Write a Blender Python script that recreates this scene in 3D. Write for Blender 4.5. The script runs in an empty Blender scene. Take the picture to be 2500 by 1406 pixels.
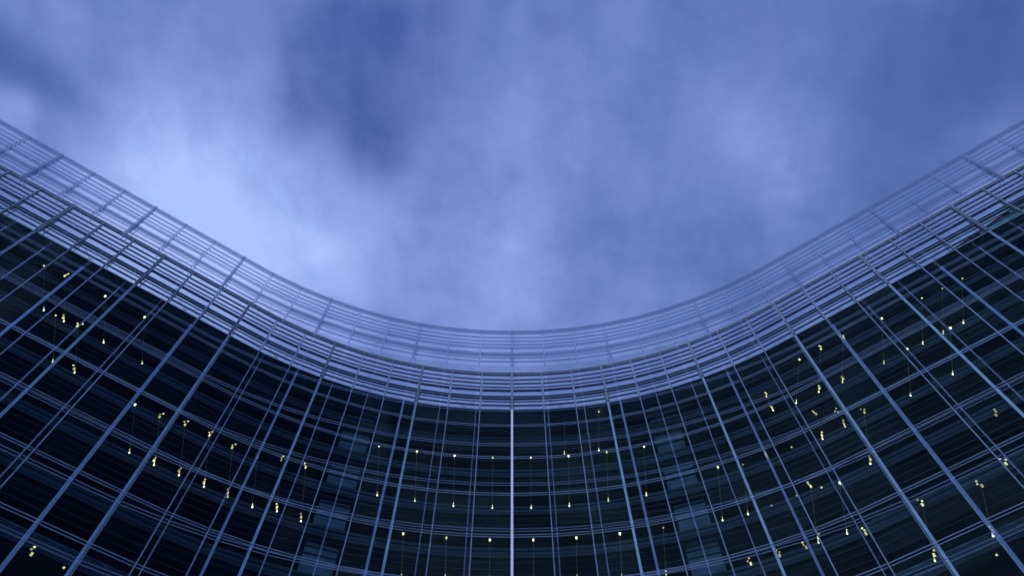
import bpy, math, random
from mathutils import Vector, Matrix

random.seed(7)
S = bpy.context.scene
COL = S.collection

# ------------------------------------------------------------------ camera
EYE = 1.6
ELEV = math.radians(65.7)
cam_d = bpy.data.cameras.new('camera')
cam_d.sensor_width = 36.0
cam_d.lens = 28.8
cam_d.clip_start = 0.1
cam_d.clip_end = 5000
cam = bpy.data.objects.new('camera', cam_d)
COL.objects.link(cam)
cam.location = (0, 0, EYE)
cam.rotation_euler = (math.pi / 2 + ELEV, 0, 0)
S.camera = cam
F_PX, CX, CY = 2000.0, 1250.0, 703.0


def ray(px, py):
    """direction from the camera through a point of the 2500 x 1406 photograph"""
    fw = Vector((0, math.cos(ELEV), math.sin(ELEV)))
    up = Vector((0, -math.sin(ELEV), math.cos(ELEV)))
    return Vector((1, 0, 0)) * ((px - CX) / F_PX) + up * ((CY - py) / F_PX) + fw


# ------------------------------------------------------------------ sky and sun
SUN_DIR = Vector((-0.42, -0.70, 0.58)).normalized()
w = bpy.data.worlds.new('World')
S.world = w
w.use_nodes = True
w.cycles.sampling_method = 'MANUAL'
w.cycles.sample_map_resolution = 256
WT = w.node_tree
WT.nodes.clear()


def wn(t, **kw):
    n = WT.nodes.new(t)
    for k, v in kw.items():
        setattr(n, k, v)
    return n


def wl(a, b):
    WT.links.new(a, b)


def wmath(op, a, b=None, clamp=False):
    n = wn('ShaderNodeMath', operation=op, use_clamp=clamp)
    for i, v in enumerate((a, b)):
        if v is None:
            continue
        if isinstance(v, (int, float)):
            n.inputs[i].default_value = v
        else:
            wl(v, n.inputs[i])
    return n.outputs[0]


def wvec(op, a, b=None):
    n = wn('ShaderNodeVectorMath', operation=op)
    for i, v in enumerate((a, b)):
        if v is None:
            continue
        if isinstance(v, (tuple, Vector)):
            n.inputs[i].default_value = v
        else:
            wl(v, n.inputs[i])
    return n.outputs['Value'] if op in ('DISTANCE', 'LENGTH', 'DOT_PRODUCT') else n.outputs[0]


def wnoise(vec, scale, detail=6, rough=0.55, dist=0.0):
    n = wn('ShaderNodeTexNoise')
    wl(vec, n.inputs['Vector'])
    n.inputs['Scale'].default_value = scale
    n.inputs['Detail'].default_value = detail
    n.inputs['Roughness'].default_value = rough
    n.inputs['Distortion'].default_value = dist
    return n


STRENGTH = 0.1
tc = wn('ShaderNodeTexCoord')
sep = wn('ShaderNodeSeparateXYZ')
wl(tc.outputs['Generated'], sep.inputs[0])
zc = wmath('MAXIMUM', sep.outputs['Z'], 0.12)
# the cloud sheet is a flat layer above the place: direction -> point on the sheet
comb = wn('ShaderNodeCombineXYZ')
wl(wmath('DIVIDE', sep.outputs['X'], zc), comb.inputs[0])
wl(wmath('DIVIDE', sep.outputs['Y'], zc), comb.inputs[1])
flat = comb.outputs[0]
# domain warp so that no cloud keeps a clean outline
wp = wnoise(flat, 3.6, 2, 0.5)
warp = wvec('SUBTRACT', wp.outputs['Color'], (0.5, 0.5, 0.5))
sc = wn('ShaderNodeVectorMath', operation='SCALE')
wl(warp, sc.inputs[0])
sc.inputs['Scale'].default_value = 0.20
pos = wvec('ADD', flat, sc.outputs[0])


def sheet(px, py):
    d = ray(px, py)
    return Vector((d.x / d.z, d.y / d.z, 0))


def blobs(lst, start):
    """cloud masses: (place, radius, amount) on the cloud sheet"""
    acc = None
    for px, py, r, a in lst:
        c = sheet(px, py)
        rr = (sheet(px + r, py) - c).length
        d = wvec('DISTANCE', pos, tuple(c))
        q = wmath('DIVIDE', d, rr)
        q = wmath('MULTIPLY', wmath('MULTIPLY', q, q), -0.5)
        g = wmath('MULTIPLY', wmath('EXPONENT', q), a)
        acc = g if acc is None else wmath('ADD', acc, g)
    return wmath('ADD', acc, start)


lum_field = blobs([
    (480, 580, 200, 0.48), (250, 250, 140, -0.03), (20, 270, 60, 0.26), (0, 110, 90, -0.40), (120, 230, 80, -0.16), (620, 490, 150, 0.14), (330, 430, 120, 0.14), (1200, 720, 200, 0.08),
    (420, 120, 200, -0.02), (790, 680, 170, 0.18), (1260, 330, 130, 0.08), (1480, 590, 110, -0.16),
    (1690, 560, 120, -0.07), (1290, 640, 130, 0.14), (1900, 340, 100, 0.18), (1600, 60, 240, -0.04),
    (2450, 100, 330, -0.20), (2220, 280, 210, -0.09), (2080, 520, 140, -0.09), (1880, 490, 90, 0.10), (1620, 330, 150, 0.02),
    (1150, 520, 200, 0.04), (2420, 380, 100, 0.10)], 0.475)
gap_field = blobs([
    (1000, 20, 100, 0.52), (880, 200, 110, 0.48), (930, 330, 70, 0.30), (1120, 190, 55, 0.44),
    (1330, 70, 50, 0.62), (1240, 385, 40, 0.30), (740, 60, 110, 0.28), (-20, 120, 60, 0.42), (1110, 480, 60, 0.20),
    (2480, 60, 200, 0.40), (1780, 60, 120, 0.22), (2150, 180, 170, 0.22)], 0.0)
n1 = wnoise(flat, 3.4, 5, 0.56, 0.0).outputs['Fac']
# fine streaks drawn out by the wind
mp = wn('ShaderNodeMapping')
wl(flat, mp.inputs[0])
mp.inputs['Rotation'].default_value = (0, 0, math.radians(-9))
mp.inputs['Scale'].default_value = (1.0, 0.30, 1.0)
n2 = wnoise(mp.outputs[0], 12.0, 6, 0.58, 0.0).outputs['Fac']
n3 = wnoise(flat, 8.0, 5, 0.60, 0.0).outputs['Fac']
lum = wmath('ADD', lum_field, wmath('MULTIPLY', wmath('SUBTRACT', n1, 0.5), 0.60))
lum = wmath('ADD', lum, wmath('MULTIPLY', wmath('SUBTRACT', n2, 0.5), 0.36))
n4 = wnoise(flat, 24.0, 4, 0.6, 0.0).outputs['Fac']
lum = wmath('ADD', lum, wmath('MULTIPLY', wmath('SUBTRACT', n4, 0.5), 0.16))
lum = wmath('ADD', lum, wmath('MULTIPLY', wmath('SUBTRACT', n3, 0.5), 0.42), clamp=True)
gap = wmath('ADD', gap_field, wmath('MULTIPLY', wmath('SUBTRACT', n3, 0.5), 0.9))
gap = wmath('ADD', gap, wmath('MULTIPLY', wmath('SUBTRACT', n2, 0.5), 0.75))
gap = wmath('ADD', gap, wmath('MULTIPLY', wmath('SUBTRACT', n1, 0.5), 0.4))
gapr = wn('ShaderNodeMapRange', interpolation_type='SMOOTHSTEP')
wl(gap, gapr.inputs[0])
gapr.inputs[1].default_value = 0.06
gapr.inputs[2].default_value = 0.86
cr = wn('ShaderNodeValToRGB')
e = cr.color_ramp.elements
k = 1.0
e[0].position = 0.10
e[0].color = (0.070 * k, 0.128 * k, 0.390 * k, 1)
e[1].position = 0.98
e[1].color = (0.410 * k, 0.545 * k, 1.0 * k, 1)
for p_, c_ in ((0.30, (0.108, 0.178, 0.455)), (0.52, (0.172, 0.250, 0.600)), (0.74, (0.262, 0.360, 0.775))):
    q_ = e.new(p_)
    q_.color = (*c_, 1)
wl(lum, cr.inputs[0])
sky = wn('ShaderNodeTexSky')
sky.sky_type = 'NISHITA'
sky.sun_disc = False
sky.sun_elevation = math.asin(SUN_DIR.z)
sky.sun_rotation = math.atan2(SUN_DIR.x, SUN_DIR.y)
sky.air_density = 1.0
sky.dust_density = 0.4
sky.ozone_density = 2.0
skt = wn('ShaderNodeMix', data_type='RGBA', blend_type='MULTIPLY')
skt.inputs['Factor'].default_value = 1.0
wl(sky.outputs[0], skt.inputs['A'])
skt.inputs['B'].default_value = (0.72, 0.80, 1.55, 1)
cl = wn('ShaderNodeMix', data_type='RGBA', blend_type='MULTIPLY')
cl.inputs['Factor'].default_value = 1.0
wl(cr.outputs[0], cl.inputs['A'])
cl.inputs['B'].default_value = (1 / STRENGTH, 1 / STRENGTH, 1 / STRENGTH, 1)
mx = wn('ShaderNodeMix', data_type='RGBA')
wl(gapr.outputs[0], mx.inputs['Factor'])
wl(cl.outputs['Result'], mx.inputs['A'])
wl(skt.outputs['Result'], mx.inputs['B'])
bg = wn('ShaderNodeBackground')
bg.inputs['Strength'].default_value = STRENGTH
wl(mx.outputs['Result'], bg.inputs['Color'])
wo = wn('ShaderNodeOutputWorld')
wl(bg.outputs[0], wo.inputs[0])

sun_d = bpy.data.lights.new('sun', 'SUN')
sun_d.energy = 1.4
sun_d.angle = math.radians(70)
sun_d.color = (0.72, 0.82, 1.0)
sun = bpy.data.objects.new('sun', sun_d)
COL.objects.link(sun)
sun.location = (-40, -40, 60)
sun.rotation_euler = (-SUN_DIR).to_track_quat('-Z', 'Y').to_euler()

vs = S.view_settings
vs.view_transform = 'Standard'
vs.look = 'None'
vs.exposure = 0.0
vs.gamma = 1.0
vs.use_curve_mapping = False
S.cycles.transparent_max_bounces = 32
S.cycles.max_bounces = 4
S.cycles.diffuse_bounces = 2
S.cycles.use_denoising = True


# ------------------------------------------------------------------ materials
def mat(name):
    m = bpy.data.materials.new(name)
    m.use_nodes = True
    nt = m.node_tree
    nt.nodes.clear()
    out = nt.nodes.new('ShaderNodeOutputMaterial')
    return m, nt, out


def metal(name, col, rough=0.45, metallic=0.2, var=0.25, scale=1.2):
    m, nt, out = mat(name)
    b = nt.nodes.new('ShaderNodeBsdfPrincipled')
    t = nt.nodes.new('ShaderNodeTexCoord')
    oi = nt.nodes.new('ShaderNodeObjectInfo')
    n = nt.nodes.new('ShaderNodeTexNoise')
    n.inputs['Scale'].default_value = scale
    n.inputs['Detail'].default_value = 6
    ad = nt.nodes.new('ShaderNodeVectorMath')
    nt.links.new(t.outputs['Object'], ad.inputs[0])
    nt.links.new(oi.outputs['Location'], ad.inputs[1])
    nt.links.new(ad.outputs[0], n.inputs['Vector'])
    r = nt.nodes.new('ShaderNodeMapRange')
    r.inputs[3].default_value = 1 - var
    r.inputs[4].default_value = 1 + var
    nt.links.new(n.outputs['Fac'], r.inputs[0])
    rr = nt.nodes.new('ShaderNodeMapRange')
    rr.inputs[3].default_value = 0.88
    rr.inputs[4].default_value = 1.12
    nt.links.new(oi.outputs['Random'], rr.inputs[0])
    mu = nt.nodes.new('ShaderNodeMath')
    mu.operation = 'MULTIPLY'
    nt.links.new(r.outputs[0], mu.inputs[0])
    nt.links.new(rr.outputs[0], mu.inputs[1])
    v = nt.nodes.new('ShaderNodeVectorMath')
    v.operation = 'SCALE'
    v.inputs[0].default_value = col
    nt.links.new(mu.outputs[0], v.inputs['Scale'])
    nt.links.new(v.outputs[0], b.inputs['Base Color'])
    b.inputs['Roughness'].default_value = rough
    b.inputs['Metallic'].default_value = metallic
    nt.links.new(b.outputs[0], out.inputs[0])
    return m


def ghosted(name, col, opaque, var=0.2):
    """pale frosted surface: the second exposure as a part see-through material"""
    m, nt, out = mat(name)
    tr = nt.nodes.new('ShaderNodeBsdfTransparent')
    tr.inputs[0].default_value = (0.93, 0.95, 1.0, 1)
    df = nt.nodes.new('ShaderNodeBsdfDiffuse')
    df.inputs[0].default_value = (*col, 1)
    tl = nt.nodes.new('ShaderNodeBsdfTranslucent')
    tl.inputs[0].default_value = (*col, 1)
    m1 = nt.nodes.new('ShaderNodeMixShader')
    m1.inputs[0].default_value = 0.45
    nt.links.new(df.outputs[0], m1.inputs[1])
    nt.links.new(tl.outputs[0], m1.inputs[2])
    m2 = nt.nodes.new('ShaderNodeMixShader')
    oi = nt.nodes.new('ShaderNodeObjectInfo')
    r = nt.nodes.new('ShaderNodeMapRange')
    r.inputs[3].default_value = opaque * (1 - var)
    r.inputs[4].default_value = min(1, opaque * (1 + var))
    nt.links.new(oi.outputs['Random'], r.inputs[0])
    nt.links.new(r.outputs[0], m2.inputs[0])
    nt.links.new(tr.outputs[0], m2.inputs[1])
    nt.links.new(m1.outputs[0], m2.inputs[2])
    nt.links.new(m2.outputs[0], out.inputs[0])
    return m


def glass(name, tint, gloss, rough, stripes=0.0, veil=0.0):
    m, nt, out = mat(name)
    tr = nt.nodes.new('ShaderNodeBsdfTransparent')
    gl = nt.nodes.new('ShaderNodeBsdfGlossy')
    gl.inputs['Roughness'].default_value = rough
    gl.inputs[0].default_value = (0.55, 0.85, 1.0, 1)
    oi = nt.nodes.new('ShaderNodeObjectInfo')
    t = nt.nodes.new('ShaderNodeTexCoord')
    r = nt.nodes.new('ShaderNodeMapRange')
    r.inputs[3].default_value = gloss * 0.55
    r.inputs[4].default_value = gloss * 1.45
    nt.links.new(oi.outputs['Random'], r.inputs[0])
    fac = r.outputs[0]
    if stripes:
        # horizontal bars of stronger gloss, imitating streaks in the sky reflection
        sp = nt.nodes.new('ShaderNodeSeparateXYZ')
        nt.links.new(t.outputs['Object'], sp.inputs[0])
        wv = nt.nodes.new('ShaderNodeMath')
        wv.operation = 'MULTIPLY'
        wv.inputs[1].default_value = 2 * math.pi / 0.42
        nt.links.new(sp.outputs['Z'], wv.inputs[0])
        sn = nt.nodes.new('ShaderNodeMath')
        sn.operation = 'SINE'
        nt.links.new(wv.outputs[0], sn.inputs[0])
        nz = nt.nodes.new('ShaderNodeTexNoise')
        nz.inputs['Scale'].default_value = 1.0
        nz.inputs['Detail'].default_value = 5
        ma = nt.nodes.new('ShaderNodeMapping')
        ma.inputs['Scale'].default_value = (0.12, 0.12, 4.5)
        nt.links.new(t.outputs['Object'], ma.inputs[0])
        ad = nt.nodes.new('ShaderNodeVectorMath')
        nt.links.new(ma.outputs[0], ad.inputs[0])
        nt.links.new(oi.outputs['Location'], ad.inputs[1])
        nt.links.new(ad.outputs[0], nz.inputs['Vector'])
        a1 = nt.nodes.new('ShaderNodeMapRange')
        a1.inputs[1].default_value = 0.35
        a1.inputs[2].default_value = 0.75
        a1.inputs[3].default_value = 0.25
        a1.inputs[4].default_value = 1.0 + stripes
        nt.links.new(nz.outputs['Fac'], a1.inputs[0])
        a2 = nt.nodes.new('ShaderNodeMapRange')
        a2.inputs[1].default_value = -0.2
        a2.inputs[2].default_value = 1.0
        a2.inputs[3].default_value = 0.8
        a2.inputs[4].default_value = 1.2
        nt.links.new(sn.outputs[0], a2.inputs[0])
        p1 = nt.nodes.new('ShaderNodeMath')
        p1.operation = 'MULTIPLY'
        nt.links.new(a1.outputs[0], p1.inputs[0])
        nt.links.new(a2.outputs[0], p1.inputs[1])
        p2 = nt.nodes.new('ShaderNodeMath')
        p2.operation = 'MULTIPLY'
        nt.links.new(p1.outputs[0], p2.inputs[0])
        nt.links.new(fac, p2.inputs[1])
        fac = p2.outputs[0]
    tr.inputs[0].default_value = (*tint, 1)
    mxs = nt.nodes.new('ShaderNodeMixShader')
    nt.links.new(fac, mxs.inputs[0])
    nt.links.new(tr.outputs[0], mxs.inputs[1])
    nt.links.new(gl.outputs[0], mxs.inputs[2])
    last = mxs
    if veil:
        df = nt.nodes.new('ShaderNodeBsdfTranslucent')
        df.inputs[0].default_value = (0.8, 0.85, 0.95, 1)
        m3 = nt.nodes.new('ShaderNodeMixShader')
        m3.inputs[0].default_value = veil
        nt.links.new(mxs.outputs[0], m3.inputs[1])
        nt.links.new(df.outputs[0], m3.inputs[2])
        last = m3
    nt.links.new(last.outputs[0], out.inputs[0])
    return m


def glow(name, col, strength):
    m, nt, out = mat(name)
    e_ = nt.nodes.new('ShaderNodeEmission')
    oi = nt.nodes.new('ShaderNodeObjectInfo')
    r = nt.nodes.new('ShaderNodeMapRange')
    r.inputs[3].default_value = strength * 0.3
    r.inputs[4].default_value = strength * 1.4
    nt.links.new(oi.outputs['Random'], r.inputs[0])
    e_.inputs[0].default_value = (*col, 1)
    m.cycles.emission_sampling = 'NONE'
    nt.links.new(r.outputs[0], e_.inputs[1])
    nt.links.new(e_.outputs[0], out.inputs[0])
    return m


M = {
    'steel_and_backlit': metal('dark painted steel and backlit posts', (0.22, 0.28, 0.36), 0.5, 0.1),
    'beam_steel': metal('slate painted steel beam', (0.40, 0.47, 0.55), 0.5, 0.0),
    'lit_alu': metal('aluminium lightened for glare', (0.86, 0.90, 0.95), 0.4, 0.0, 0.06),
    'alu': metal('pale aluminium', (0.35, 0.47, 0.67), 0.45, 0.1, 0.35),
    'alu_slim': metal('slim blue grey aluminium', (0.24, 0.33, 0.50), 0.5, 0.1, 0.6, 2.5),
    'alu_thin': metal('grey aluminium', (0.25, 0.33, 0.47), 0.5, 0.1, 0.5),
    'pale_post': ghosted('pale ghost post', (0.60, 0.69, 0.80), 0.32),  # parts of the second exposure, its faintness put into the opacity
    'pale_louvre': ghosted('frosted louvre glass', (0.44, 0.52, 0.64), 0.33),
    'pale_mullion': ghosted('frosted glass fin', (0.50, 0.70, 0.98), 0.34),
    'pale_beam': ghosted('frosted glass beam', (0.38, 0.46, 0.58), 0.36),
    'faint_fin': ghosted('faint ghost fin', (0.66, 0.80, 0.98), 0.10),
    'pale_mullion_light': ghosted('slim frosted fin', (0.50, 0.68, 0.96), 0.24),
    'pale_rail': ghosted('frosted glass rail', (0.36, 0.50, 0.72), 0.26),
    'glass_in': glass('tinted facade glass', (0.64, 0.72, 0.76), 0.0032, 0.06, 1.8),
    'glass_out': glass('smoked screen glass', (0.87, 0.91, 0.91), 0.0014, 0.05, 0.8),  # tint stands for the see-through facade of the second exposure
    'glass_teal': glass('teal roof glass', (0.30, 0.62, 0.66), 0.05, 0.05),
    'slab': metal('fair faced concrete', (0.11, 0.13, 0.17), 0.85, 0.0, 0.35, 0.8),
    'spandrel': metal('blue grey spandrel', (0.065, 0.10, 0.155), 0.6, 0.0, 0.5, 0.5),
    'spandrel_dark': metal('slate spandrel', (0.045, 0.065, 0.10), 0.6, 0.0, 0.5, 0.5),
    'inner_frame': metal('blue grey frame', (0.40, 0.50, 0.62), 0.6, 0.0, 0.4),
    'teal': metal('teal glass strip', (0.07, 0.30, 0.33), 0.25, 0.0, 0.6, 1.5),
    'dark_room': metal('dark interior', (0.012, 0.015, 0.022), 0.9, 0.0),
    'stair': metal('pale stair wall', (0.34, 0.42, 0.52), 0.8, 0.0, 0.5),
    'streak': metal('warm light streak', (0.42, 0.36, 0.14), 0.5, 0.1),  # warm tone of the light trails, put into a colour
    'bulb': glow('warm bulb', (1.0, 0.83, 0.45), 5.5),
    'panel': glow('warm light panel', (1.0, 0.80, 0.32), 2.2),
    'paving': metal('plaza paving', (0.36, 0.37, 0.39), 0.85, 0.0, 0.4, 0.35),
}


# ------------------------------------------------------------------ helpers
def box(v, f, x0, x1, y0, y1, z0, z1):
    b = len(v)
    v += [(x0, y0, z0), (x1, y0, z0), (x1, y1, z0), (x0, y1, z0), (x0, y0, z1), (x1, y0, z1), (x1, y1, z1), (x0, y1, z1)]
    f += [tuple(b + i for i in q) for q in ((3, 2, 1, 0), (4, 5, 6, 7), (0, 1, 5, 4), (1, 2, 6, 5), (2, 3, 7, 6), (3, 0, 4, 7))]


def boxes_mesh(name, lst, m):
    v, f = [], []
    for b in lst:
        box(v, f, *b)
    me = bpy.data.meshes.new(name)
    me.from_pydata(v, [], f)
    me.materials.append(M[m])
    return me


def raw_mesh(name, v, f, m):
    me = bpy.data.meshes.new(name)
    me.from_pydata([tuple(q) for q in v], [], f)
    me.materials.append(M[m])
    return me


def put(name, me, parent=None, loc=(0, 0, 0), rz=0.0, label=None, kind=None):
    o = bpy.data.objects.new(name, me)
    COL.objects.link(o)
    o.location = loc
    o.rotation_euler = (0, 0, rz)
    if parent:
        o.parent = parent
    if label:
        o['label'] = label
    if kind:
        o['kind'] = kind
    return o


def thing(name, label, cat, loc=(0, 0, 0), group=None):
    o = bpy.data.objects.new(name, None)
    o.empty_display_size = 0.2
    COL.objects.link(o)
    o.location = loc
    o['label'] = label
    o['category'] = cat
    o['kind'] = 'thing'
    if group:
        o['group'] = group
    return o


# ------------------------------------------------------------------ plan of the concave front
NB = 21                 # bays on either side of the centre line
BW = 2.215              # width of a bay
APEX = 31.0             # distance of the inner skin's centre from the camera
GAP = 3.5               # the outer screen of the second exposure stands this far in front
TOP = 54.85              # top of the crown
ROOF = TOP - 5.02       # roof deck, lower edge of the louvre crown
T0 = 46.2 + EYE         # first transom under the roof
ST = 3.577              # storey height
NROW = 7


def bay_turn(j):
    return math.radians(min(1.4 + 3.95 * j, 33.4))


def plan(apex):
    R = [Vector((0, apex))]
    for j in range(NB):
        a = bay_turn(j)
        R.append(R[-1] + Vector((math.cos(a), -math.sin(a))) * BW)
    Lp = [Vector((-p.x, p.y)) for p in R[1:]][::-1]
    return Lp + R          # index 0 .. 2*NB, centre at NB


PTS = plan(APEX)
BAYS = []                  # (middle, angle of the chord)
for i in range(2 * NB):
    a, b = PTS[i], PTS[i + 1]
    BAYS.append(((a + b) / 2, math.atan2(b.y - a.y, b.x - a.x)))
POST_ANG = []
for i in range(2 * NB + 1):
    if i == 0:
        POST_ANG.append(BAYS[0][1])
    elif i == 2 * NB:
        POST_ANG.append(BAYS[-1][1])
    else:
        POST_ANG.append((BAYS[i - 1][1] + BAYS[i][1]) / 2)
# in a local frame x runs along the wall to the right and -y points out to the camera


def loc_of(p, ang, out=0.0, dy=0.0):
    """point of the wall moved outwards by out"""
    return (p.x + math.sin(ang) * out, p.y - math.cos(ang) * out + dy)


def ribbon(name, offs, z0, z1, m, parent, dy=0.0, kind=None, label=None, span=None):
    """one continuous curved band following the wall, offs = (front, back) distances outwards"""
    v, f = [], []
    rng = range(2 * NB + 1) if span is None else range(span[0], span[1] + 1)
    for i in rng:
        for o_ in offs:
            x, y = loc_of(PTS[i], POST_ANG[i], o_, dy)
            v += [(x, y, z0), (x, y, z1)]
    n = len(v) // 4
    for i in range(n - 1):
        a, b = 4 * i, 4 * i + 4
        f += [(a, b, b + 1, a + 1), (a + 3, b + 3, b + 2, a + 2), (a + 1, b + 1, b + 3, a + 3), (a, a + 2, b + 2, b)]
    f += [(0, 1, 3, 2), (4 * n - 4, 4 * n - 2, 4 * n - 1, 4 * n - 3)]
    return put(name, raw_mesh(name, v, f, m), parent, kind=kind, label=label)


def louvre_mesh(name, depth, thick, m):
    """lens-shaped blade with end brackets; y < 0 is outwards"""
    L = BW / 2 - 0.07
    prof = [(-depth / 2, 0), (-depth / 4, -thick / 2), (depth / 4, -thick / 2), (depth / 2, 0), (depth / 4, thick / 2), (-depth / 4, thick / 2)]
    v = [(-L, y, z) for y, z in prof] + [(L, y, z) for y, z in prof]
    f = [tuple(range(5, -1, -1)), tuple(range(6, 12))]
    for i in range(6):
        j = (i + 1) % 6
        f.append((i, j, j + 6, i + 6))
    for s in (-1, 1):
        x = s * (L - 0.015)
        box(v, f, x - 0.012, x + 0.012, -depth * 0.62, depth * 0.62, -thick * 0.8, thick * 1.6 + 0.03)
    return raw_mesh(name, v, f, m)


# (drop below the rim, depth, thickness)
LOUVRES = [(0.197, 0.14, 0.045), (0.305, 0.14, 0.045), (0.408, 0.13, 0.045), (0.500, 0.23, 0.060),
           (0.695, 0.37, 0.075), (0.792, 0.11, 0.045), (0.893, 0.15, 0.045)]


def build_skin(name, label, cat, dy, mm, ghost):
    """one of the two parallel skins: posts, transoms, panes, louvre crown"""
    root = thing(name, label, cat, (0, APEX + dy, 0))
    root_inv = Vector((0, -(APEX + dy), 0))

    def P(n, me, loc, rz=0.0, **kw):
        return put(n, me, root, (loc[0], loc[1] - (APEX + dy), loc[2]), rz, **kw)

    def RB(n, offs, z0, z1, m, **kw):
        o = ribbon(n, offs, z0, z1, m, root, dy, **kw)
        o.location = root_inv
        return o

    H = TOP - ROOF
    hw = 0.058 if ghost else 0.068
    MT = T0 - ST + 0.04 if ghost else ROOF        # the screen's mullions fade above the second transom, near clear fins added there
    clips = [T0 - ST * q for q in range(-1, NROW + 1) if T0 - ST * q < ROOF]

    def heavy_boxes(z0, z1):
        return [(-hw, -hw + 0.036, -0.10, 0.04, z0, z1), (hw - 0.036, hw, -0.10, 0.04, z0, z1), (-hw + 0.036, hw - 0.036, -0.05, 0.03, z0, z1)]

    heavy = boxes_mesh(name + ' heavy mullion', heavy_boxes(0, MT) + [(-hw - 0.01, hw + 0.01, -0.112, 0.034, z - 0.035, z + 0.035) for z in clips if z < MT], mm['mull'])
    light = boxes_mesh(name + ' light mullion', [(-0.027, 0.027, -0.075, 0.03, 0, MT)] + [(-0.036, 0.036, -0.085, 0.022, z - 0.03, z + 0.03) for z in clips if z < MT], mm['mull2'])
    if ghost:
        fin_heavy = boxes_mesh(name + ' heavy fin', [(-hw, hw, -0.08, 0.03, MT, ROOF)], 'faint_fin')
        fin_light = boxes_mesh(name + ' light fin', [(-0.027, 0.027, -0.06, 0.03, MT, ROOF)], 'faint_fin')
    hp = boxes_mesh(name + ' heavy post', [(-0.085, -0.025, -0.16, 0.10, 0.002, H - 0.06), (0.025, 0.085, -0.16, 0.10, 0.002, H - 0.06),
                    (-0.025, 0.025, -0.10, 0.32, 0.002, H - 0.1), (-0.05, 0.05, 0.10, 0.44, H * 0.22, H * 0.58)], mm['post'])
    lp = boxes_mesh(name + ' light post', [(-0.035, 0.035, -0.11, 0.13, 0.002, H - 0.06), (-0.02, 0.02, 0.13, 0.34, H * 0.24, H * 0.56)], mm['post'])
    tr_h = [(-BW / 2 + 0.06, BW / 2 - 0.06, -0.045, -0.013, 0.075, 0.115), (-BW / 2 + 0.06, BW / 2 - 0.06, -0.045, -0.013, -0.115, -0.075)]
    trans = boxes_mesh(name + ' transom', tr_h, mm['trans'])
    for i in range(2 * NB + 1):
        main = (i - NB) % 3 == 0
        x, y = loc_of(PTS[i], POST_ANG[i], 0, dy)
        if ghost:
            P('ghost_fin', fin_heavy if main else fin_light, (x, y, 0), POST_ANG[i])
        if i == NB:
            me = heavy.copy()
            me.materials[0] = M['lit_alu']  # overlap of both exposures and reflection put into a lighter colour
            P('mullion', me, (x, y, 0), 0.0, label='bright central mullion')
        else:
            P('mullion', heavy if main else light, (x, y, 0), POST_ANG[i])
        P('crown_post', hp if main else lp, (x, y, ROOF), POST_ANG[i])
    # transoms, each bay has its own pair of rails
    for q in range(NROW):
        v, f = [], []
        for i, (c, a) in enumerate(BAYS):
            v0 = len(v)
            bv, bf = [], []
            for b in tr_h:
                box(bv, bf, *b)
            ca, sa = math.cos(a), math.sin(a)
            v += [(c.x + px * ca - py * sa, c.y - APEX + px * sa + py * ca, pz) for px, py, pz in bv]
            f += [tuple(v0 + k_ for k_ in g) for g in bf]
        put('transom', raw_mesh('transom', v, f, mm['trans']), root, (0, 0, T0 - ST * q))
    # panes
    rows = [(T0, ROOF)] + [(T0 - ST * (q + 1), T0 - ST * q) for q in range(NROW - 1)]
    for z0, z1 in rows:
        h = (z1 - z0) / 2 - 0.115
        pane = boxes_mesh(name + ' pane', [(-BW / 2 + 0.055, BW / 2 - 0.055, -0.012, 0.012, -h, h)], mm['glass'])
        for c, a in BAYS:
            o = P('pane', pane, (c.x, c.y + dy, (z0 + z1) / 2), a + math.radians(random.uniform(-0.25, 0.25)))
            o.rotation_euler.x = math.radians(random.uniform(-0.3, 0.3))
    # the storeys below the picture, one joined sheet of glass
    zl = rows[-1][0] - 0.12
    v, f = [], []
    z = zl
    while z > 0.5:
        zb = max(z - ST + 0.2, 0.3)
        for c, a in BAYS:
            v0 = len(v)
            bv, bf = [], []
            box(bv, bf, -BW / 2 + 0.055, BW / 2 - 0.055, -0.012, 0.012, zb, z)
            ca, sa = math.cos(a), math.sin(a)
            v += [(c.x + px * ca - py * sa, c.y - APEX + px * sa + py * ca, pz) for px, py, pz in bv]
            f += [tuple(v0 + k_ for k_ in g) for g in bf]
        z -= ST
    put('lower_glazing', raw_mesh('lower glazing', v, f, mm['glass']), root, kind='stuff')
    # louvre crown
    for fr, d, t in LOUVRES:
        me = louvre_mesh(name + ' louvre', d, t, mm['louvre'])
        for c, a in BAYS:
            x, y = loc_of(c, a, -0.04, dy)
            o = P('louvre', me, (x, y, TOP - fr * H), a)
            o.rotation_euler.x = math.radians(random.uniform(-2.0, 2.0))
    RB('crown_beam', (0.06, -0.26), TOP - 0.11, TOP, mm['beam'])
    RB('crown_rail', (0.07, 0.03), TOP - 0.34, TOP - 0.29, mm['beam'])
    RB('crown_rail', (0.20, 0.175), TOP - 0.768 * H, TOP - 0.762 * H, mm['rail'])
    RB('crown_rail', (0.13, 0.105), TOP - 0.448 * H, TOP - 0.442 * H, mm['rail'])
    RB('crown_rail', (-0.55, -0.62), TOP - 0.51 * H, TOP - 0.49 * H, mm['post'])
    if not ghost:
        RB('roof_edge', (0.02, -0.22), ROOF - 0.10, ROOF - 0.004, mm['post'])
    # props behind the posts
    one = boxes_mesh(name + ' prop', [(-0.025, 0.025, -0.025, 0.025, 0, H * 0.49)], mm['post'])
    for i in range(1, 2 * NB):
        main = (i - NB) % 3 == 0
        for s in ((-0.13, 0.13) if main else (0.0,)):
            x, y = loc_of(PTS[i], POST_ANG[i], -0.62, dy)
            x += s * math.cos(POST_ANG[i])
            y += s * math.sin(POST_ANG[i])
            P('prop', one, (x, y, ROOF), POST_ANG[i])
    # bracing wires in some bays
    ww = 0.011
    v, f = [], []
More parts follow.
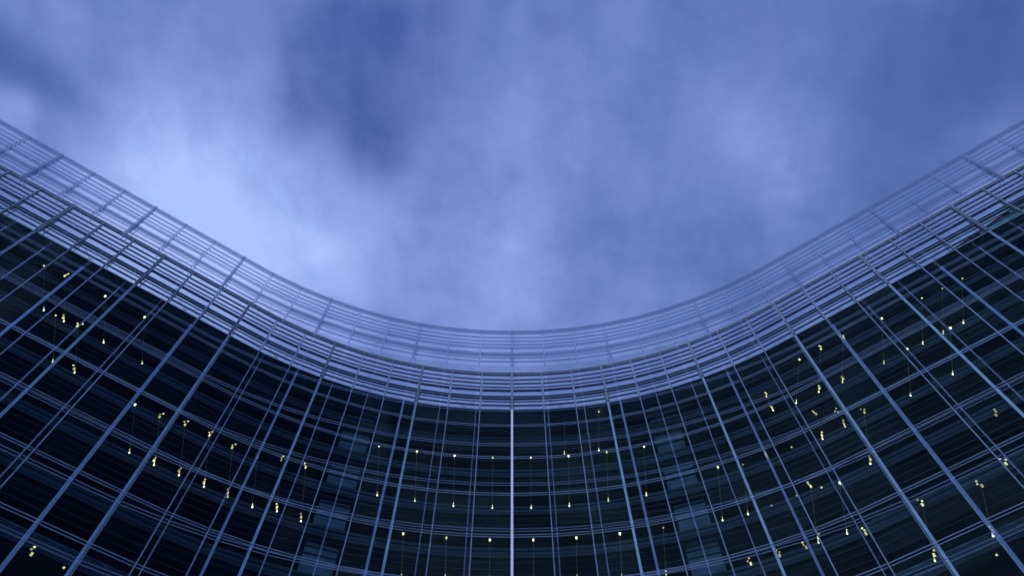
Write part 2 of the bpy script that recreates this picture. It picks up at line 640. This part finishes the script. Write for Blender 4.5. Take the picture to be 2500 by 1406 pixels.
    for (xa, za, xb, zb) in ((-0.75, 0.0, 0.75, H * 0.33), (-0.75, H * 0.33, 0.75, 0.0)):
        d = Vector((xb - xa, zb - za)).normalized()
        n_ = Vector((-d.y, d.x)) * ww
        b = len(v)
        for yy in (-ww, ww):
            v += [(xa + n_.x, yy, za + n_.y), (xa - n_.x, yy, za - n_.y), (xb - n_.x, yy, zb - n_.y), (xb + n_.x, yy, zb + n_.y)]
        f += [(b, b + 1, b + 2, b + 3), (b + 7, b + 6, b + 5, b + 4), (b, b + 4, b + 5, b + 1), (b + 1, b + 5, b + 6, b + 2), (b + 2, b + 6, b + 7, b + 3), (b + 3, b + 7, b + 4, b)]
    wire = raw_mesh(name + ' bracing', v, f, mm['post'])
    for i in range(1, 2 * NB, 3):
        c, a = BAYS[i]
        x, y = loc_of(c, a, -0.45, dy)
        P('bracing_wire', wire, (x, y, ROOF + 0.02), a)
    return root, P, RB


# ------------------------------------------------------------------ ground
gv, gf = [], []
gme = raw_mesh('ground', [(-1500, -1500, 0), (1500, -1500, 0), (1500, 1500, 0), (-1500, 1500, 0)], [(0, 1, 2, 3)], 'paving')
g = put('ground', gme, kind='structure')

# ------------------------------------------------------------------ the office building
bld, BP, BR = build_skin('office_building', 'dark curved glass office building with steel louvre crown behind the pale screen', 'building', 0.0,
                         dict(mull='alu', mull2='alu_slim', post='steel_and_backlit', trans='alu_thin', glass='glass_in', louvre='steel_and_backlit', beam='beam_steel', rail='alu'), False)  # posts darker than the mullions: backlit look put into their colour
for q in range(-1, NROW + 4):
    z = ROOF - 0.45 if q == -1 else T0 - ST * q
    BR('floor_slab', (-1.35, -14.0), z - 0.30, z + 0.05 if q >= 0 else ROOF - 0.12, 'slab')
    if q >= 0:
        for k_, (za, zb, of) in enumerate(((-0.44, -0.24, 0.02), (-0.19, 0.06, 0.0), (0.10, 0.20, 0.03), (0.25, 0.40, -0.02))):
            BR('spandrel', (-1.15 + of, -1.32), z + za, z + zb, 'spandrel' if k_ % 2 else 'spandrel_dark')
BR('roof_deck', (-0.24, -14.0), ROOF - 0.115, ROOF - 0.03, 'steel_and_backlit')
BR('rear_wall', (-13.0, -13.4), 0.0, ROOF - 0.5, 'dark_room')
pair = boxes_mesh('balustrade post', [(-0.16, -0.10, -0.03, 0.03, 0, 1.05), (0.10, 0.16, -0.03, 0.03, 0, 1.05), (-0.22, 0.22, -0.025, 0.025, 1.052, 1.10)], 'inner_frame')
for q in range(NROW - 1):
    z = T0 - ST * q + 0.055
    for c, a in BAYS:
        x, y = loc_of(c, a, -2.0)
        BP('balustrade_post', pair, (x, y, z), a)
    BR('handrail', (-1.98, -2.03), z + 1.11, z + 1.15, 'inner_frame')
    for k_ in range(4):
        zz = z + 0.95 + 0.52 * k_
        BR('blind_blade', (-0.95, -1.06), zz, zz + 0.03, 'spandrel')
stair = boxes_mesh('stair wall', [(-0.86, 0.86, -0.06, 0.06, 0, 2.7), (-0.90, -0.862, -0.07, 0.07, 0, 2.7), (0.862, 0.90, -0.07, 0.07, 0, 2.7)] +
                   [(-0.86, 0.86, -0.075, -0.062, 0.35 * k_, 0.35 * k_ + 0.03) for k_ in range(1, 8)], 'stair')
for q in range(NROW - 1):
    for i in (NB + 4, NB - 5):
        c, a = BAYS[i]
        x, y = loc_of(c, a, -1.75)
        BP('stair_wall', stair, (x, y, T0 - ST * q + 0.39), a, label='pale stair wall seen through the dark glass')

# plant room on the roof of the right wing
pr = thing('plant_room', 'dark plant room with a teal glass strip on the roof at the far right', 'plant room', (0, 0, 0))
pv = []
RI0, RI1 = NB + 13, 2 * NB


def wedge(name, m, o0, o1, zl0, zl1, base):
    v, f = [], []
    for n_, i in enumerate(range(RI0, RI1 + 1)):
        t = n_ / (RI1 - RI0)
        zt = zl0 + (zl1 - zl0) * min(1.0, t * 1.6)
        for o_ in (o0, o1):
            x, y = loc_of(PTS[i], POST_ANG[i], o_)
            v += [(x, y, base), (x, y, max(zt, base + 0.01))]
    n = len(v) // 4
    for i in range(n - 1):
        a, b = 4 * i, 4 * i + 4
        f += [(a, b, b + 1, a + 1), (a + 3, b + 3, b + 2, a + 2), (a + 1, b + 1, b + 3, a + 3), (a, a + 2, b + 2, b)]
    f += [(0, 1, 3, 2), (4 * n - 4, 4 * n - 2, 4 * n - 1, 4 * n - 3)]
    return put(name, raw_mesh(name, v, f, m), pr)


wedge('wall', 'dark_room', -0.85, -6.0, ROOF + 0.9, ROOF + 3.3, ROOF - 0.02)
ribbon('glass_strip', (-0.78, -0.84), ROOF + 1.25, ROOF + 1.62, 'teal', pr, span=(NB + 15, 2 * NB))
ribbon('glass_strip', (-0.78, -0.84), ROOF + 1.95, ROOF + 2.1, 'teal', pr, span=(NB + 16, 2 * NB))

# ------------------------------------------------------------------ the pale screen added for the second exposure
scr, SP, SR = build_skin('ghost_facade', 'pale translucent curved louvre screen from a second exposure of the dark office building', 'ghost', -GAP,
                         dict(mull='pale_mullion', mull2='pale_mullion_light', post='pale_post', trans='pale_rail', glass='glass_out', louvre='pale_louvre', beam='pale_beam', rail='pale_mullion'), True)

# ------------------------------------------------------------------ pendant lamps behind the inner glass, light trails added as thin bars
DEPTH = 0.55


def on_wall(px, py, out=-DEPTH):
    """where the line of sight meets the sheet running parallel to the inner glass"""
    d = ray(px, py)
    best = None
    for i in range(2 * NB):
        ax, ay = loc_of(PTS[i], POST_ANG[i], out)
        bx, by = loc_of(PTS[i + 1], POST_ANG[i + 1], out)
        # solve t*d.xy = a + s*(b-a)
        ex, ey = bx - ax, by - ay
        det = d.x * (-ey) + ex * d.y
        if abs(det) < 1e-9:
            continue
        t = (ax * (-ey) + ex * ay) / det
        s = (d.x * ay - d.y * ax) / det
        if t > 0 and -0.001 <= s <= 1.001 and (best is None or t < best[0]):
            best = (t, i)
    t, i = best
    return Vector((0, 0, EYE)) + d * t, BAYS[i][1]


def uv_ball(r, sx=1, sz=1.0):
    v, f = [(0, 0, -r * sz)], []
    for j in (-0.5, 0.35, 0.85):
        for k_ in range(8):
            a = k_ * math.pi / 4
            rr = math.sqrt(1 - j * j) * r
            v.append((rr * math.cos(a), rr * math.sin(a), j * r * sz))
    v.append((0, 0, r * sz))
    for k_ in range(8):
        n_ = (k_ + 1) % 8
        f.append((0, 1 + n_, 1 + k_))
        f.append((1 + k_, 1 + n_, 9 + n_, 9 + k_))
        f.append((9 + k_, 9 + n_, 17 + n_, 17 + k_))
        f.append((17 + k_, 17 + n_, 25))
    return v, f


bv_, bf_ = uv_ball(0.045, 1, 1.5)
bulb_me = raw_mesh('bulb', bv_, bf_, 'bulb')
bv_, bf_ = uv_ball(0.026)
bead_me = raw_mesh('bead', bv_, bf_, 'bulb')
spot_me = boxes_mesh('ceiling spot', [(-0.05, 0.05, -0.035, 0.035, -0.10, 0.0), (-0.03, 0.03, -0.025, 0.025, -0.16, -0.102)], 'bulb')
panel_me = boxes_mesh('light panel', [(-0.05, 0.05, -0.02, 0.02, -0.18, 0.0)], 'panel')
small_panel_me = boxes_mesh('small light panel', [(-0.04, 0.04, -0.02, 0.02, -0.08, 0.0)], 'panel')
streak_me = {}


def lamp(label, top, bot, style='streaked', group=None):
    p, a = on_wall(*top)
    L = None
    if bot is not None:
        q, _ = on_wall(*bot)
        L = Matrix.Rotation(-a, 3, 'Z') @ (q - p)      # end of the cord in the lamp's own frame
    root = thing('streaked_lamp' if bot is not None else 'light_fitting', label, 'lamp', p, group)
    root.rotation_euler = (0, 0, a)
    if style == 'streaked':
        put('spotlight', spot_me, root)
    elif style == 'cluster':
        put('light_panel', panel_me, root)
        for k_ in range(2):
            o = put('light_panel', small_panel_me, root, (random.uniform(-0.12, 0.12), 0, 0.16 + 0.17 * k_))
            o.rotation_euler.y = math.radians(random.uniform(-30, 30))
    else:
        put('light_panel', small_panel_me, root)
    if L:
        d = L.normalized()
        sx = Vector((0.012, 0, 0))
        sy = Vector((0, 0.012, 0))
        v = [c_ + u_ for c_ in (d * 0.16, L) for u_ in (-sx - sy, sx - sy, sx + sy, -sx + sy)]
        f = [(0, 1, 2, 3), (7, 6, 5, 4)] + [(n_, n_ + 4, (n_ + 1) % 4 + 4, (n_ + 1) % 4) for n_ in range(4)]
        put('streak', raw_mesh('streak', v, f, 'streak'), root)  # light trail between the lamp's two images, shaped as a bar
        if style == 'cluster':
            put('light_panel', panel_me, root, L - d * 0.36)
            put('light_panel', small_panel_me, root, L - d * 0.55 + Vector((random.uniform(-.08, .08), 0, 0)))
        put('bulb', bulb_me, root, L + d * 0.04)  # the lamp's second image, added at the end of its trail
        put('bead', bead_me, root, L - d * 0.10)
        put('bead', bead_me, root, L - d * 0.20)
    return root


ORD = ['first', 'second', 'third', 'fourth', 'fifth', 'sixth', 'seventh', 'eighth', 'ninth', 'tenth', 'eleventh', 'twelfth', 'thirteenth', 'fourteenth']
rows = [
    ('left of the central mullion, upper row',
     [((1203, 1116), (1202, 1238), 'streaked'), ((1110, 1111), (1107, 1233), 'streaked'), ((1018, 1101), (1013, 1221), 'streaked'), ((926, 1087), (921, 1207), 'streaked')]),
    ('right of the central mullion, upper row',
     [((1296, 1116), (1297, 1238), 'streaked'), ((1388, 1112), (1390, 1233), 'streaked'), ((1481, 1102), (1485, 1221), 'streaked'), ((1572, 1088), (1578, 1207), 'streaked')]),
    ('left of the central mullion, lower row',
     [((1196, 1315), (1195, 1412), 'streaked'), ((1090, 1310), (1087, 1410), 'streaked'), ((985, 1300), (980, 1408), 'streaked')]),
    ('right of the central mullion, lower row',
     [((1302, 1315), (1303, 1412), 'streaked'), ((1407, 1310), (1409, 1410), 'streaked'), ((1513, 1300), (1518, 1408), 'streaked'), ((1619, 1286), (1626, 1400), 'small')]),
    ('right of the central mullion just under the louvres',
     [((1378, 1008), (1378, 1106), 'small'), ((1462, 1004), (1462, 1098), 'small')]),
    ('from the left edge, top row',
     [((108, 648), (107, 756), 'small'), ((160, 672), (156, 783), 'cluster'), ((258, 722), (253, 835), 'streaked'), ((354, 773), (347, 886), 'streaked')]),
    ('from the left edge, second row',
     [((137, 769), (129, 882), 'small'), ((191, 794), (182, 908), 'cluster')]),
    ('from the left edge, long third row',
     [((331, 986), (316, 1103), 'streaked'), ((391, 1015), (376, 1133), 'cluster'), ((453, 1034), (437, 1158), 'cluster'), ((513, 1060), (498, 1186), 'cluster'),
      ((568, 1090), (556, 1211), 'cluster'), ((629, 1115), (616, 1236), 'small'), ((688, 1120), (676, 1246), 'cluster'), ((747, 1138), (735, 1270), 'cluster')]),
    ('from the left edge, bottom corner',
     [((80, 1348), None, 'cluster'), ((157, 1383), None, 'small')]),
    ('from the right edge, top row',
     [((2349, 679), (2352, 787), 'small'), ((2300, 703), (2303, 813), 'small'), ((2250, 727), (2253, 838), 'small'), ((2152, 776), (2158, 886), 'streaked'),
      ((2058, 823), (2057, 932), 'cluster'), ((2003, 850), (1999, 955), 'cluster'), ((1951, 876), (1944, 982), 'streaked'), ((1870, 965), (1887, 1000), 'cluster')]),
    ('from the right edge, second row',
     [((2319, 799), (2326, 912), 'streaked'), ((2214, 850), (2223, 964), 'streaked'), ((2045, 1004), (2063, 1040), 'cluster'), ((1991, 1008), (2008, 1070), 'cluster'),
      ((1932, 1090), (1948, 1095), 'small'), ((1872, 1112), (1893, 1116), 'cluster')]),
    ('from the right edge, third row',
     [((2429, 1010), None, 'cluster'), ((2109, 1004), (2125, 1130), 'cluster'), ((2049, 1176), (2068, 1300), 'streaked'), ((2005, 1188), None, 'small'),
      ((1978, 1184), (1998, 1322), 'cluster'), ((1944, 1208), None, 'small'), ((1883, 1232), None, 'small'), ((1813, 1132), (1826, 1253), 'small'), ((1752, 1138), (1764, 1268), 'streaked')]),
    ('from the right edge, bottom row',
     [((2453, 1128), None, 'cluster'), ((2395, 1182), (2424, 1306), 'cluster'), ((2432, 1352), None, 'small'), ((2250, 1228), (2282, 1366), 'cluster'), ((2112, 1298), None, 'cluster'),
      ((1967, 1332), None, 'cluster'), ((1902, 1352), None, 'cluster'), ((1832, 1372), None, 'cluster')]),
]
KIND = {'streaked': 'warm pendant lamp with a light cord', 'cluster': 'yellow cluster lamp', 'small': 'small warm lamp'}
for where, items in rows:
    for n_, (top, bot, style) in enumerate(items):
        if bot is not None and bot[1] - top[1] < 20:
            bot = None
        lamp('%s, %s %s' % (KIND[style], ORD[n_], where), top, bot, style, 'lamps glowing behind the dark glass')
